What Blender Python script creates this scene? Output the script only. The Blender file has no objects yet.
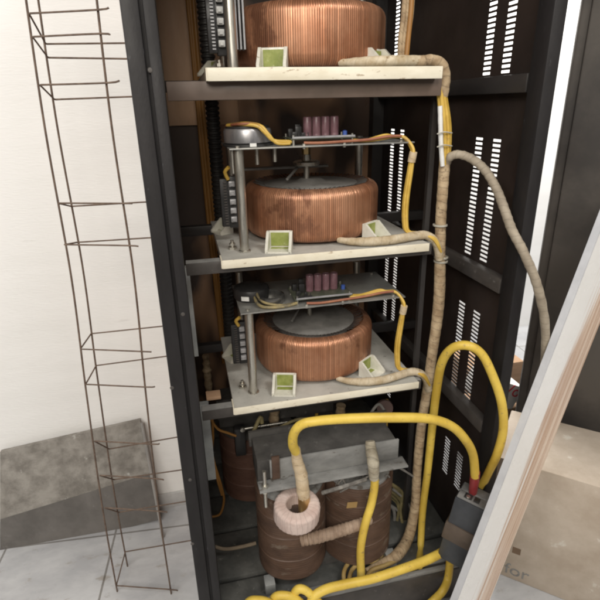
import bpy, bmesh, math, random
from mathutils import Vector, Matrix
random.seed(7)
C = bpy.context.scene.collection
PI = math.pi
FLOOR = -1.55                       # the eye is the origin; the floor lies 1.55 m below it

# ------------------------------------------------------------------ camera
FPX, PITCH, YAW, ROLL = 498.89, math.radians(21.352), math.radians(12.552), math.radians(-1.2796)
_c, _s = math.cos(YAW), math.sin(YAW)
FW = Vector((_s*math.cos(PITCH), _c*math.cos(PITCH), -math.sin(PITCH)))
_r = Vector((_c, -_s, 0)); _u = _r.cross(FW)
RT = _r*math.cos(ROLL) + _u*math.sin(ROLL)
UP = -_r*math.sin(ROLL) + _u*math.cos(ROLL)
cam = bpy.data.objects.new('camera', bpy.data.cameras.new('camera')); C.objects.link(cam)
M3 = Matrix((RT, UP, -FW)).transposed()
cam.matrix_world = M3.to_4x4()
cam.data.sensor_width = 36; cam.data.lens = 36*FPX/600
cam.data.clip_start = .02; cam.data.clip_end = 100
bpy.context.scene.camera = cam

def at(px, py, X=None, Y=None, Z=None):
    """point of the measured plane X, Y or Z = const seen at a photo pixel"""
    d = FW*FPX + RT*(px-300) - UP*(py-300)
    if X is not None: return d*(X/d.x)
    if Y is not None: return d*(Y/d.y)
    return d*(Z/d.z)

# ------------------------------------------------------------------ mesh building
class MB:
    def __init__(s): s.bm = bmesh.new(); s.uv = s.bm.loops.layers.uv.new('UVMap')
    def box(s, a, b, bev=0.0, rot=None, seg=2):
        a = Vector(a); b = Vector(b); c = (a+b)/2; d = b-a
        r = bmesh.ops.create_cube(s.bm, size=1)
        vs = r['verts']
        for v in vs: v.co = Vector((v.co.x*d.x, v.co.y*d.y, v.co.z*d.z))
        if bev > 0:
            es = list({e for v in vs for e in v.link_edges})
            r2 = bmesh.ops.bevel(s.bm, geom=es, offset=bev, segments=seg, affect='EDGES', profile=.5)
            vs = list({v for v in r2['verts']} | {v for v in vs if v.is_valid})
        for v in vs:
            v.co = (rot @ v.co if rot is not None else v.co) + c
        return s
    def boxf(s, o, ax, size, bev=0.0):
        """box from its frame: o = centre, ax = three unit axes, size = three lengths"""
        m = Matrix(ax).transposed()
        h = Vector(size)/2
        o = Vector(o)
        return s.box(o-h, o+h, bev, rot=m)
    def tube(s, pts, rad, seg=12, sub=8, cap=True, band=None, spline=True):
        P = [Vector(p) for p in pts]
        R = list(rad) if hasattr(rad, '__len__') else [rad]*len(P)
        if spline and len(P) > 2:
            Q, RR = [], []
            for i in range(len(P)-1):
                p0 = P[max(i-1, 0)]; p1 = P[i]; p2 = P[i+1]; p3 = P[min(i+2, len(P)-1)]
                n = sub
                for k in range(n):
                    t = k/n
                    Q.append(.5*((2*p1)+(p2-p0)*t+(2*p0-5*p1+4*p2-p3)*t*t+(3*p1-p0-3*p2+p3)*t**3))
                    RR.append(R[i]+(R[i+1]-R[i])*t)
            Q.append(P[-1]); RR.append(R[-1]); P, R = Q, RR
        T = []
        for i in range(len(P)):
            a = P[max(i-1, 0)]; b = P[min(i+1, len(P)-1)]
            T.append((b-a).normalized())
        n = T[0].orthogonal().normalized()
        rings = []; L = 0; Ls = []
        for i, p in enumerate(P):
            if i: L += (p-P[i-1]).length
            n = (n - T[i]*n.dot(T[i])).normalized(); bb = T[i].cross(n)
            r = R[i]
            if band: r += band[1]*(1 if (L/band[0]) % 1 < .5 else -1)*.5 + random.uniform(-1, 1)*band[1]*.3
            rings.append([s.bm.verts.new(p + (n*math.cos(2*PI*k/seg)+bb*math.sin(2*PI*k/seg))*r) for k in range(seg)])
            Ls.append(L)
        for i in range(len(rings)-1):
            for k in range(seg):
                f = s.bm.faces.new((rings[i][k], rings[i][(k+1) % seg], rings[i+1][(k+1) % seg], rings[i+1][k]))
                uu = (k/seg, (k+1)/seg, (k+1)/seg, k/seg); vv = (Ls[i], Ls[i], Ls[i+1], Ls[i+1])
                for l, a, b in zip(f.loops, uu, vv): l[s.uv].uv = (a, b)
        if cap:
            s.bm.faces.new(list(reversed(rings[0]))); s.bm.faces.new(rings[-1])
        return s
    def rod(s, a, b, r, seg=12, r2=None):
        return s.tube([a, b], [r, r if r2 is None else r2], seg=seg, spline=False)
    def lathe(s, prof, c, seg=48, closed=False, axis=None, mod=None):
        """revolve (radius, height) pairs about an axis through c"""
        c = Vector(c)
        m = Matrix.Identity(3) if axis is None else Vector((0, 0, 1)).rotation_difference(Vector(axis)).to_matrix()
        rings = []
        for (r, h) in prof:
            if r < 1e-6: rings.append([s.bm.verts.new(c + m @ Vector((0, 0, h)))]); continue
            rings.append([s.bm.verts.new(c + m @ Vector(((r+(mod(k) if mod else 0))*math.cos(2*PI*k/seg), (r+(mod(k) if mod else 0))*math.sin(2*PI*k/seg), h))) for k in range(seg)])
        n = len(rings)
        for i in range(n if closed else n-1):
            A = rings[i]; B = rings[(i+1) % n]
            for k in range(seg):
                k2 = (k+1) % seg
                vs = []
                for v in ((A[k % len(A)], A[k2 % len(A)], B[k2 % len(B)], B[k % len(B)])):
                    if v not in vs: vs.append(v)
                if len(vs) > 2:
                    try: s.bm.faces.new(vs)
                    except ValueError: pass
        return s
    def poly(s, pts, d):
        """flat outline pts thickened by vector d"""
        d = Vector(d)
        A = [s.bm.verts.new(Vector(p)) for p in pts]; B = [s.bm.verts.new(Vector(p)+d) for p in pts]
        s.bm.faces.new(list(reversed(A))); s.bm.faces.new(B)
        for i in range(len(A)):
            j = (i+1) % len(A); s.bm.faces.new((A[i], A[j], B[j], B[i]))
        return s

WORLD = {}
def obj(name, mb, mat, parent=None, smooth=40, kind=None):
    me = bpy.data.meshes.new(name)
    bmesh.ops.recalc_face_normals(mb.bm, faces=mb.bm.faces)
    off = WORLD.get(parent.name, Vector()) if parent else Vector()
    if parent is None:
        lo = Vector((min(v.co.x for v in mb.bm.verts), min(v.co.y for v in mb.bm.verts), min(v.co.z for v in mb.bm.verts)))
        hi = Vector((max(v.co.x for v in mb.bm.verts), max(v.co.y for v in mb.bm.verts), max(v.co.z for v in mb.bm.verts)))
        off = Vector(((lo.x+hi.x)/2, (lo.y+hi.y)/2, lo.z))
    for v in mb.bm.verts: v.co -= off
    mb.bm.to_mesh(me); mb.bm.free()
    if smooth:
        me.shade_smooth()
        me.set_sharp_from_angle(angle=math.radians(smooth))
    me.materials.append(mat)
    o = bpy.data.objects.new(name, me); C.objects.link(o)
    if parent: o.parent = parent
    else: o.location = off
    WORLD[o.name] = off
    if kind: o['kind'] = kind
    return o
def tag(o, label, cat, group=None):
    o['label'] = label; o['category'] = cat
    if group: o['group'] = group
    return o
def thing(name, label, cat, loc, group=None):
    o = bpy.data.objects.new(name, None); C.objects.link(o); o.location = loc
    o.empty_display_size = .05
    WORLD[o.name] = Vector(loc)
    return tag(o, label, cat, group)
def text(name, body, size, frame, o, mat, parent, depth=.0006):
    cu = bpy.data.curves.new(name, 'FONT'); cu.body = body; cu.size = size; cu.extrude = depth
    cu.align_x = 'CENTER'; cu.align_y = 'CENTER'
    t = bpy.data.objects.new('tmp_text', cu); C.objects.link(t)
    me = bpy.data.meshes.new_from_object(t.evaluated_get(bpy.context.evaluated_depsgraph_get()))
    bpy.data.objects.remove(t)
    m = Matrix(frame).transposed().to_4x4(); m.translation = Vector(o) - WORLD[parent.name]
    me.transform(m); me.materials.clear(); me.materials.append(mat)
    ob = bpy.data.objects.new(name, me); C.objects.link(ob); ob.parent = parent
    return ob

# ------------------------------------------------------------------ materials
def mat(name, c1, c2=None, rough=.5, metal=0.0, scale=6.0, c3=None, spots=0.0, spot_scale=30.0, bump=0.0, bump_scale=60.0,
        rvar=.12, stretch=(1, 1, 1), spec=.5, coat=0.0, lo=.38, hi=.62, detail=8, aniso=0):
    m = bpy.data.materials.new(name); m.use_nodes = True
    N = m.node_tree.nodes; L = m.node_tree.links
    b = N['Principled BSDF']; b.inputs['Metallic'].default_value = metal
    b.inputs['Specular IOR Level'].default_value = spec
    b.inputs['Coat Weight'].default_value = coat; b.inputs['Coat Roughness'].default_value = .15
    tc = N.new('ShaderNodeTexCoord'); mp = N.new('ShaderNodeMapping'); mp.inputs['Scale'].default_value = stretch
    geo = N.new('ShaderNodeNewGeometry')
    L.new(geo.outputs['Position'], mp.inputs['Vector'])
    n1 = N.new('ShaderNodeTexNoise'); n1.inputs['Scale'].default_value = scale; n1.inputs['Detail'].default_value = detail
    n1.inputs['Roughness'].default_value = .68
    L.new(mp.outputs[0], n1.inputs['Vector'])
    mr = N.new('ShaderNodeMapRange'); mr.inputs['From Min'].default_value = lo; mr.inputs['From Max'].default_value = hi
    L.new(n1.outputs['Fac'], mr.inputs['Value'])
    mx = N.new('ShaderNodeMix'); mx.data_type = 'RGBA'
    mx.inputs['A'].default_value = (*c1, 1); mx.inputs['B'].default_value = (*(c2 or c1), 1)
    L.new(mr.outputs[0], mx.inputs['Factor'])
    col = mx.outputs['Result']
    if spots > 0:
        n2 = N.new('ShaderNodeTexNoise'); n2.inputs['Scale'].default_value = spot_scale; n2.inputs['Detail'].default_value = 9; n2.inputs['Roughness'].default_value = .66
        L.new(mp.outputs[0], n2.inputs['Vector'])
        r2 = N.new('ShaderNodeMapRange'); r2.inputs['From Min'].default_value = 1-spots-.04; r2.inputs['From Max'].default_value = 1-spots+.03
        L.new(n2.outputs['Fac'], r2.inputs['Value'])
        m2 = N.new('ShaderNodeMix'); m2.data_type = 'RGBA'; m2.inputs['B'].default_value = (*c3, 1)
        L.new(r2.outputs[0], m2.inputs['Factor']); L.new(col, m2.inputs['A']); col = m2.outputs['Result']
    L.new(col, b.inputs['Base Color'])
    rr = N.new('ShaderNodeMapRange'); rr.inputs['To Min'].default_value = max(.03, rough-rvar); rr.inputs['To Max'].default_value = min(1, rough+rvar)
    rr.inputs['From Min'].default_value = .3; rr.inputs['From Max'].default_value = .7
    n3 = N.new('ShaderNodeTexNoise'); n3.inputs['Scale'].default_value = scale*2.7; n3.inputs['Detail'].default_value = 6
    L.new(mp.outputs[0], n3.inputs['Vector']); L.new(n3.outputs['Fac'], rr.inputs['Value'])
    L.new(rr.outputs[0], b.inputs['Roughness'])
    if bump > 0:
        n4 = N.new('ShaderNodeTexNoise'); n4.inputs['Scale'].default_value = bump_scale; n4.inputs['Detail'].default_value = 5
        L.new(mp.outputs[0], n4.inputs['Vector'])
        bp = N.new('ShaderNodeBump'); bp.inputs['Strength'].default_value = bump; bp.inputs['Distance'].default_value = .004
        L.new(n4.outputs['Fac'], bp.inputs['Height']); L.new(bp.outputs[0], b.inputs['Normal'])
    return m
def wrapmat(name, c1, c2, band_len, dark, rough=.75, bump=.5, helix=1.0, c3=None, spots=.0):
    """a tape-wound or cloth surface: bands run along the uv length"""
    m = mat(name, c1, c2, rough=rough, scale=25, bump=0, spots=spots, c3=c3, spot_scale=40)
    N = m.node_tree.nodes; L = m.node_tree.links; b = N['Principled BSDF']
    uv = N.new('ShaderNodeUVMap'); sp = N.new('ShaderNodeSeparateXYZ'); L.new(uv.outputs[0], sp.inputs[0])
    a = N.new('ShaderNodeMath'); a.operation = 'MULTIPLY'; a.inputs[1].default_value = 1/band_len; L.new(sp.outputs['Y'], a.inputs[0])
    h = N.new('ShaderNodeMath'); h.operation = 'MULTIPLY'; h.inputs[1].default_value = helix; L.new(sp.outputs['X'], h.inputs[0])
    s = N.new('ShaderNodeMath'); s.operation = 'ADD'; L.new(a.outputs[0], s.inputs[0]); L.new(h.outputs[0], s.inputs[1])
    no = N.new('ShaderNodeTexNoise'); no.inputs['Scale'].default_value = 18
    g = N.new('ShaderNodeNewGeometry'); L.new(g.outputs['Position'], no.inputs['Vector'])
    s2 = N.new('ShaderNodeMath'); s2.operation = 'ADD'; L.new(s.outputs[0], s2.inputs[0]); L.new(no.outputs['Fac'], s2.inputs[1])
    f = N.new('ShaderNodeMath'); f.operation = 'FRACT'; L.new(s2.outputs[0], f.inputs[0])
    r = N.new('ShaderNodeMapRange'); r.inputs['From Min'].default_value = 0; r.inputs['From Max'].default_value = .18
    r.inputs['To Min'].default_value = dark; r.inputs['To Max'].default_value = 1; L.new(f.outputs[0], r.inputs['Value'])
    old = b.inputs['Base Color'].links[0].from_socket
    mx = N.new('ShaderNodeMix'); mx.data_type = 'RGBA'; mx.blend_type = 'MULTIPLY'; mx.inputs['Factor'].default_value = 1
    L.new(old, mx.inputs['A']); L.new(r.outputs[0], mx.inputs['B']); L.new(mx.outputs['Result'], b.inputs['Base Color'])
    bp = N.new('ShaderNodeBump'); bp.inputs['Strength'].default_value = bump; bp.inputs['Distance'].default_value = .003
    L.new(f.outputs[0], bp.inputs['Height']); L.new(bp.outputs[0], b.inputs['Normal'])
    return m

black = mat('dark_enamel_paint', (.022, .020, .020), (.032, .029, .028), rough=.42, scale=4, spots=.3, c3=(.06, .055, .05), spot_scale=90, bump=.12, bump_scale=300)
postm = mat('blue_grey_enamel', (.015, .0138, .0142), (.025, .0232, .0238), spec=.22, rough=.5, scale=7, spots=.3, c3=(.075, .075, .08), spot_scale=70, bump=.1, bump_scale=250, stretch=(1, 1, .35))
wallin = mat('brown_black_enamel', (.027, .020, .0175), (.044, .031, .026), rough=.42, scale=3, spots=.28, c3=(.06, .05, .045), spot_scale=60, bump=.1, bump_scale=220)
backm = mat('back_panel_reflection', (.085, .055, .040), (.46, .27, .16), rough=.35, scale=2.6, lo=.46, hi=.56, stretch=(1.6, 1, .8), detail=2)  # tan patches put the copper coils' reflection into the panel colour
railm = mat('rail_paint', (.050, .045, .042), (.075, .066, .060), rough=.5, scale=9, spots=.33, c3=(.15, .14, .13), spot_scale=60, bump=.1)
slatm = mat('dusty_steel_plank', (.060, .062, .058), (.105, .105, .098), rough=.75, scale=12, spots=.35, c3=(.17, .165, .15), spot_scale=45, bump=.2)
strutm = mat('zinc_strut', (.26, .27, .27), (.36, .37, .36), rough=.5, metal=.3, scale=15)
shelfm = mat('dusty_grey_shelf', (.36, .355, .325), (.50, .49, .45), rough=.6, scale=7, spots=.34, c3=(.16, .15, .13), spot_scale=55, bump=.1, bump_scale=150)
lipm = mat('cream_shelf_edge', (.70, .64, .50), (.82, .77, .64), rough=.45, scale=14, spots=.355, c3=(.42, .33, .23), spot_scale=70, stretch=(.5, 1, 1.5))
steelm = mat('dull_steel', (.48, .46, .41), (.62, .60, .54), rough=.34, metal=.9, scale=20, stretch=(3, 3, .4), spots=.3, c3=(.30, .27, .22))
platem = mat('dusty_alloy_plate', (.24, .24, .23), (.36, .355, .33), rough=.42, metal=.5, scale=9, spots=.34, c3=(.13, .12, .11), spot_scale=40)
discm = mat('grey_fibre_disc', (.17, .165, .155), (.26, .25, .235), rough=.7, scale=14, bump=.2)
rubber = mat('black_plastic', (.018, .018, .019), (.035, .034, .034), rough=.45, scale=18, spots=.3, c3=(.09, .085, .08), spot_scale=60)
whitep = mat('white_plastic', (.70, .70, .68), (.80, .80, .78), rough=.5, scale=20)
greyp = mat('grey_fin_plastic', (.33, .33, .34), (.45, .45, .46), rough=.45, metal=.4, scale=20)
purple = mat('maroon_sleeve', (.17, .085, .10), (.25, .14, .16), rough=.35, scale=30, stretch=(3, 3, 1))
pcbm = mat('circuit_board', (.06, .075, .05), (.11, .11, .08), rough=.5, scale=30)
bracketm = mat('milky_plastic', (.60, .59, .51), (.72, .70, .62), rough=.4, scale=30, spots=.33, c3=(.38, .34, .26))
limem = mat('lime_sticker', (.21, .25, .05), (.31, .34, .10), rough=.5, scale=40, spots=.36, c3=(.45, .46, .26))
brass = mat('brass', (.55, .38, .16), (.65, .48, .24), rough=.35, metal=.9, scale=30)
yel = mat('yellow_cable_jacket', (.55, .365, .045), (.75, .545, .095), rough=.5, scale=5, spots=.36, c3=(.40, .27, .08), spot_scale=60, bump=.08, bump_scale=90)
yelw = mat('yellow_wire', (.52, .33, .055), (.68, .46, .10), rough=.45, scale=20, spots=.35, c3=(.40, .26, .10), spot_scale=30)
orangew = mat('amber_wire', (.27, .125, .03), (.38, .19, .05), rough=.5, scale=10, stretch=(1, 1, .3))
redw = mat('red_wire', (.26, .085, .045), (.34, .14, .07), rough=.45, scale=20)
redp = mat('red_sleeve', (.24, .028, .032), (.30, .045, .045), rough=.4, scale=20)
tape = wrapmat('beige_tape_wrap', (.29, .20, .115), (.50, .385, .245), .021, .62, rough=.85, bump=.8, spots=.385, c3=(.20, .14, .085))
tapew = wrapmat('pale_tape_wrap', (.46, .34, .20), (.60, .49, .34), .03, .8, rough=.8, spots=.35, c3=(.36, .26, .15))
lead_tape = wrapmat('aged_lead_wrap', (.40, .31, .19), (.58, .50, .37), .022, .84, rough=.8, bump=.2, spots=.36, c3=(.26, .18, .09))
cloth = mat('pink_white_cloth_tape', (.52, .39, .345), (.64, .52, .47), rough=.85, scale=22, spots=.33, c3=(.55, .36, .30), spot_scale=30, bump=.5, bump_scale=140)
conduit = mat('black_conduit', (.020, .019, .018), (.034, .032, .030), rough=.5, scale=20)
yoke = mat('dusty_core_iron', (.048, .045, .042), (.085, .080, .074), rough=.75, scale=12, spots=.35, c3=(.13, .125, .115), spot_scale=40, bump=.2)
clampm = mat('grey_clamp_paint', (.17, .17, .165), (.30, .30, .29), rough=.6, scale=12, spots=.38, c3=(.10, .085, .07), spot_scale=40, stretch=(.5, 1, 1))
rust = mat('rusty_rod', (.115, .080, .062), (.20, .145, .11), rough=.75, scale=40, metal=.3)
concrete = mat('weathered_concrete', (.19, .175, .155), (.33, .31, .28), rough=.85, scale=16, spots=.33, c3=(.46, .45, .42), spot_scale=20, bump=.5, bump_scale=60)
concdark = mat('dark_concrete', (.11, .102, .094), (.165, .153, .142), rough=.6, scale=6, spots=.33, c3=(.19, .18, .17), spot_scale=18, bump=.2)  # darker tone for the lower part of the slab
wallm = mat('white_plaster', (.80, .795, .775), (.86, .855, .84), rough=.8, scale=2.2, bump=.25, bump_scale=90, stretch=(.5, 1, 2.6), spots=.30, c3=(.74, .73, .71), spot_scale=9, lo=.30, hi=.56)
cardm = mat('brown_cardboard', (.36, .22, .13), (.44, .28, .17), rough=.8, scale=9, stretch=(1, 1, 6))
cardw = mat('white_cardboard', (.78, .76, .72), (.84, .83, .80), rough=.6, scale=9)
cardt = mat('pale_tan_cardboard', (.40, .33, .26), (.50, .43, .355), rough=.75, scale=7, spots=.34, c3=(.60, .56, .49), spot_scale=14)
bluem = mat('light_blue_cardboard', (.20, .38, .60), (.28, .46, .68), rough=.5, scale=8)
redink = mat('red_ink', (.70, .05, .07), rough=.6); greyink = mat('grey_ink', (.17, .165, .16), (.25, .245, .235), rough=.7, scale=60)
browndark = mat('brown_sticker_and_shadow', (.13, .085, .05), (.17, .11, .07), rough=.6)  # for the carton's sticker and its painted shadow strip
breakm = mat('breaker_grey', (.036, .039, .045), (.055, .059, .066), rough=.45, scale=12, spots=.3, c3=(.16, .16, .16), spot_scale=70)
breakt = mat('breaker_top_dust', (.14, .14, .138), (.23, .228, .22), rough=.65, scale=16)
breakb = mat('breaker_band', (.075, .056, .044), (.11, .083, .064), rough=.5, scale=14)
panm_edge = mat('panel_edge_grey', (.52, .53, .56), (.60, .61, .64), rough=.45, scale=14)
nbm = mat('neighbour_cabinet_paint', (.045, .040, .037), (.085, .075, .066), rough=.5, scale=1.8, spots=.28, c3=(.10, .10, .09), spot_scale=50, lo=.42, hi=.58)

# copper winding: colour patches along the height, one tone per wire
copper = mat('enamelled_copper', (.44, .187, .096), (.61, .315, .185), rough=.42, metal=.6, scale=7, spots=.42, c3=(.31, .140, .080), spot_scale=8, rvar=.1, stretch=(1, 1, .8), coat=.15)
def copper_wires(m):
    N = m.node_tree.nodes; L = m.node_tree.links; b = N['Principled BSDF']
    tc = N.new('ShaderNodeTexCoord'); sp = N.new('ShaderNodeSeparateXYZ'); L.new(tc.outputs['Object'], sp.inputs[0])
    an = N.new('ShaderNodeMath'); an.operation = 'ARCTAN2'; L.new(sp.outputs['Y'], an.inputs[0]); L.new(sp.outputs['X'], an.inputs[1])
    wn = N.new('ShaderNodeTexWhiteNoise'); wn.noise_dimensions = '1D'
    q = N.new('ShaderNodeMath'); q.operation = 'MULTIPLY'; q.inputs[1].default_value = 215/(2*PI); L.new(an.outputs[0], q.inputs[0])
    fl = N.new('ShaderNodeMath'); fl.operation = 'ROUND'; L.new(q.outputs[0], fl.inputs[0]); L.new(fl.outputs[0], wn.inputs['W'])
    r = N.new('ShaderNodeMapRange'); r.inputs['To Min'].default_value = .80; r.inputs['To Max'].default_value = 1.08; L.new(wn.outputs['Value'], r.inputs['Value'])
    df = N.new('ShaderNodeMath'); df.operation = 'SUBTRACT'; L.new(q.outputs[0], df.inputs[0]); L.new(fl.outputs[0], df.inputs[1])
    ab = N.new('ShaderNodeMath'); ab.operation = 'ABSOLUTE'; L.new(df.outputs[0], ab.inputs[0])
    gp = N.new('ShaderNodeMapRange'); gp.inputs['From Min'].default_value = .32; gp.inputs['From Max'].default_value = .5; gp.inputs['To Min'].default_value = 1; gp.inputs['To Max'].default_value = .35
    L.new(ab.outputs[0], gp.inputs['Value'])
    mu = N.new('ShaderNodeMath'); mu.operation = 'MULTIPLY'; L.new(r.outputs[0], mu.inputs[0]); L.new(gp.outputs[0], mu.inputs[1]); r = mu
    old = b.inputs['Base Color'].links[0].from_socket
    mx = N.new('ShaderNodeMix'); mx.data_type = 'RGBA'; mx.blend_type = 'MULTIPLY'; mx.inputs['Factor'].default_value = 1
    L.new(old, mx.inputs['A']); L.new(r.outputs[0], mx.inputs['B']); L.new(mx.outputs['Result'], b.inputs['Base Color'])
copper_wires(copper)
def radial_bands(m, n, dark, width=.16):
    N = m.node_tree.nodes; L = m.node_tree.links; b = N['Principled BSDF']
    tc = N.new('ShaderNodeTexCoord'); sp = N.new('ShaderNodeSeparateXYZ'); L.new(tc.outputs['Object'], sp.inputs[0])
    an = N.new('ShaderNodeMath'); an.operation = 'ARCTAN2'; L.new(sp.outputs['Y'], an.inputs[0]); L.new(sp.outputs['X'], an.inputs[1])
    no = N.new('ShaderNodeTexNoise'); no.inputs['Scale'].default_value = 30; L.new(tc.outputs['Object'], no.inputs['Vector'])
    q = N.new('ShaderNodeMath'); q.operation = 'MULTIPLY_ADD'; q.inputs[1].default_value = n/(2*PI); L.new(an.outputs[0], q.inputs[0]); L.new(no.outputs['Fac'], q.inputs[2])
    f = N.new('ShaderNodeMath'); f.operation = 'FRACT'; L.new(q.outputs[0], f.inputs[0])
    r = N.new('ShaderNodeMapRange'); r.inputs['From Max'].default_value = width; r.inputs['To Min'].default_value = dark; L.new(f.outputs[0], r.inputs['Value'])
    old = b.inputs['Base Color'].links[0].from_socket
    mx = N.new('ShaderNodeMix'); mx.data_type = 'RGBA'; mx.blend_type = 'MULTIPLY'; mx.inputs['Factor'].default_value = 1
    L.new(old, mx.inputs['A']); L.new(r.outputs[0], mx.inputs['B']); L.new(mx.outputs['Result'], b.inputs['Base Color'])
    bp = N.new('ShaderNodeBump'); bp.inputs['Strength'].default_value = .5; bp.inputs['Distance'].default_value = .003
    L.new(f.outputs[0], bp.inputs['Height']); L.new(bp.outputs[0], b.inputs['Normal'])
radial_bands(cloth, 26, .72)
# brown varnished winding of the big transformers: rows of turns down the height
coilm = mat('varnished_winding', (.070, .040, .027), (.122, .071, .047), rough=.62, scale=7, spots=.36, c3=(.165, .125, .095), spot_scale=12, stretch=(1, 1, 2.5), bump=.2)
coild = mat('dark_varnished_winding', (.085, .042, .030), (.13, .068, .048), rough=.6, scale=8, spots=.33, c3=(.16, .11, .08), spot_scale=14, stretch=(1, 1, 2.5), bump=.2)
# glossy white panel with a brown reflection painted in along its length
def streak_panel():
    m = mat('reflection_white_panel', (.86, .855, .84), (.90, .895, .885), rough=.25, scale=6)
    N = m.node_tree.nodes; L = m.node_tree.links; b = N['Principled BSDF']
    uv = N.new('ShaderNodeUVMap'); mp = N.new('ShaderNodeMapping'); mp.inputs['Scale'].default_value = (9, 1.2, 1); L.new(uv.outputs[0], mp.inputs[0])
    n = N.new('ShaderNodeTexNoise'); n.inputs['Scale'].default_value = 2.2; n.inputs['Detail'].default_value = 7; L.new(mp.outputs[0], n.inputs['Vector'])
    sp = N.new('ShaderNodeSeparateXYZ'); L.new(uv.outputs[0], sp.inputs[0])
    g = N.new('ShaderNodeMath'); g.operation = 'ADD'; L.new(sp.outputs['X'], g.inputs[0]); L.new(n.outputs['Fac'], g.inputs[1])
    r = N.new('ShaderNodeMapRange'); r.inputs['From Min'].default_value = .98; r.inputs['From Max'].default_value = 1.12; L.new(g.outputs[0], r.inputs['Value'])
    n2 = N.new('ShaderNodeMapRange'); n2.inputs['From Min'].default_value = .4; n2.inputs['From Max'].default_value = .6; L.new(n.outputs['Fac'], n2.inputs['Value'])
    w = N.new('ShaderNodeMix'); w.data_type = 'RGBA'; w.inputs['A'].default_value = (.76, .62, .51, 1); w.inputs['B'].default_value = (.55, .38, .28, 1); L.new(n2.outputs[0], w.inputs['Factor'])
    old = b.inputs['Base Color'].links[0].from_socket
    mx = N.new('ShaderNodeMix'); mx.data_type = 'RGBA'; L.new(r.outputs[0], mx.inputs['Factor']); L.new(old, mx.inputs['A']); L.new(w.outputs['Result'], mx.inputs['B'])
    L.new(mx.outputs['Result'], b.inputs['Base Color'])
    return m
panm = streak_panel()
# floor tiles with thin grout lines
def tile_floor():
    m = mat('floor_tile', (.40, .405, .42), (.52, .525, .535), rough=.35, scale=5, spots=.36, c3=(.34, .32, .30), spot_scale=9, stretch=(1, 2, 1))
    N = m.node_tree.nodes; L = m.node_tree.links; b = N['Principled BSDF']
    g = N.new('ShaderNodeNewGeometry')
    br = N.new('ShaderNodeTexBrick'); br.offset = 0; br.inputs['Scale'].default_value = 1; br.inputs['Brick Width'].default_value = .4; br.inputs['Row Height'].default_value = .4
    br.inputs['Mortar Size'].default_value = .004; br.inputs['Color1'].default_value = (1, 1, 1, 1); br.inputs['Color2'].default_value = (.9, .9, .9, 1); br.inputs['Mortar'].default_value = (.45, .43, .4, 1)
    mp = N.new('ShaderNodeMapping'); mp.inputs['Rotation'].default_value = (0, 0, .08); mp.inputs['Location'].default_value = (.13, .02, 0)
    L.new(g.outputs['Position'], mp.inputs[0]); L.new(mp.outputs[0], br.inputs['Vector'])
    old = b.inputs['Base Color'].links[0].from_socket
    mx = N.new('ShaderNodeMix'); mx.data_type = 'RGBA'; mx.blend_type = 'MULTIPLY'; mx.inputs['Factor'].default_value = 1
    L.new(old, mx.inputs['A']); L.new(br.outputs['Color'], mx.inputs['B']); L.new(mx.outputs['Result'], b.inputs['Base Color'])
    return m
floorm = tile_floor()

# ------------------------------------------------------------------ setting
f = MB(); f.box((-5, -4, FLOOR-.1), (6, 4.0, FLOOR)); obj('floor', f, floorm, kind='structure')
w = MB(); w.box((-5, 1.72, FLOOR), (-.11, 1.95, 2.6)); 
sk = MB(); sk.box((-5, 1.708, FLOOR), (-.11, 1.7195, FLOOR+.07), .002)
tag(obj('skirting_tile', sk, mat('skirting_tile', (.44, .44, .44), (.60, .60, .59), rough=.4, scale=6, spots=.37, c3=(.30, .29, .27), spot_scale=12)), 'low pale grey skirting along the foot of the white wall', 'skirting')
tag(obj('white_wall', w, wallm), 'white plaster wall behind the wire cage, left of the cabinet', 'wall')
w = MB(); w.box((-5, 2.9, FLOOR), (6, 3.1, 2.6)); tag(obj('white_wall', w, wallm), 'white wall glimpsed in the narrow gap right of the cabinet', 'wall')

# ------------------------------------------------------------------ the open cabinet
XL, XR, YF, YB, ZB, ZT = -.083, .83, 1.05, 2.10, -1.50, .62
cab = thing('open_cabinet', 'tall black steel equipment cabinet standing open with slotted right side', 'cabinet', ((XL+XR)/2, (YF+YB)/2, FLOOR))
# left front post: outer flange, groove, inner flange (leaning a hair like the photo's)
m = MB(); m.box((XL+.004, YF, FLOOR), (-.047, YF+.05, ZT), .003); m.box((-.050, YF+.012, FLOOR), (-.036, YF+.048, ZT)); m.box((-.0405, YF+.004, FLOOR), (-.018, YF+.062, ZT), .003)
lp = obj('corner_post', m, postm, cab)
for (px, py) in ((150, 70), (183, 315), (190, 480), (187, 545), (172, 388)):
    b_ = MB(); p = at(px, py, Y=YF); b_.lathe([(0, .0015), (.004, .0012), (.005, 0)], (min(max(p.x, -.076), -.026), YF+.0005 if p.x < -.047 else YF+.0045, p.z), seg=12, axis=(0, -1, 0)); obj('rivet', b_, railm, lp)
m = MB(); m.box((XR-.034, YF, FLOOR), (XR, YF+.055, ZT), .004); obj('corner_post', m, postm, cab)
m = MB(); m.box((XL+.006, YB-.05, FLOOR), (XL+.05, YB-.003, ZT)); obj('corner_post', m, black, cab)
m = MB(); m.box((XR-.05, YB-.05, FLOOR), (XR-.0045, YB-.003, ZT)); obj('corner_post', m, black, cab)
m = MB(); m.box((XL+.0015, YF+.053, FLOOR), (XL+.0045, YB+.0005, ZT)); obj('side_panel', m, backm, cab)
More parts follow.
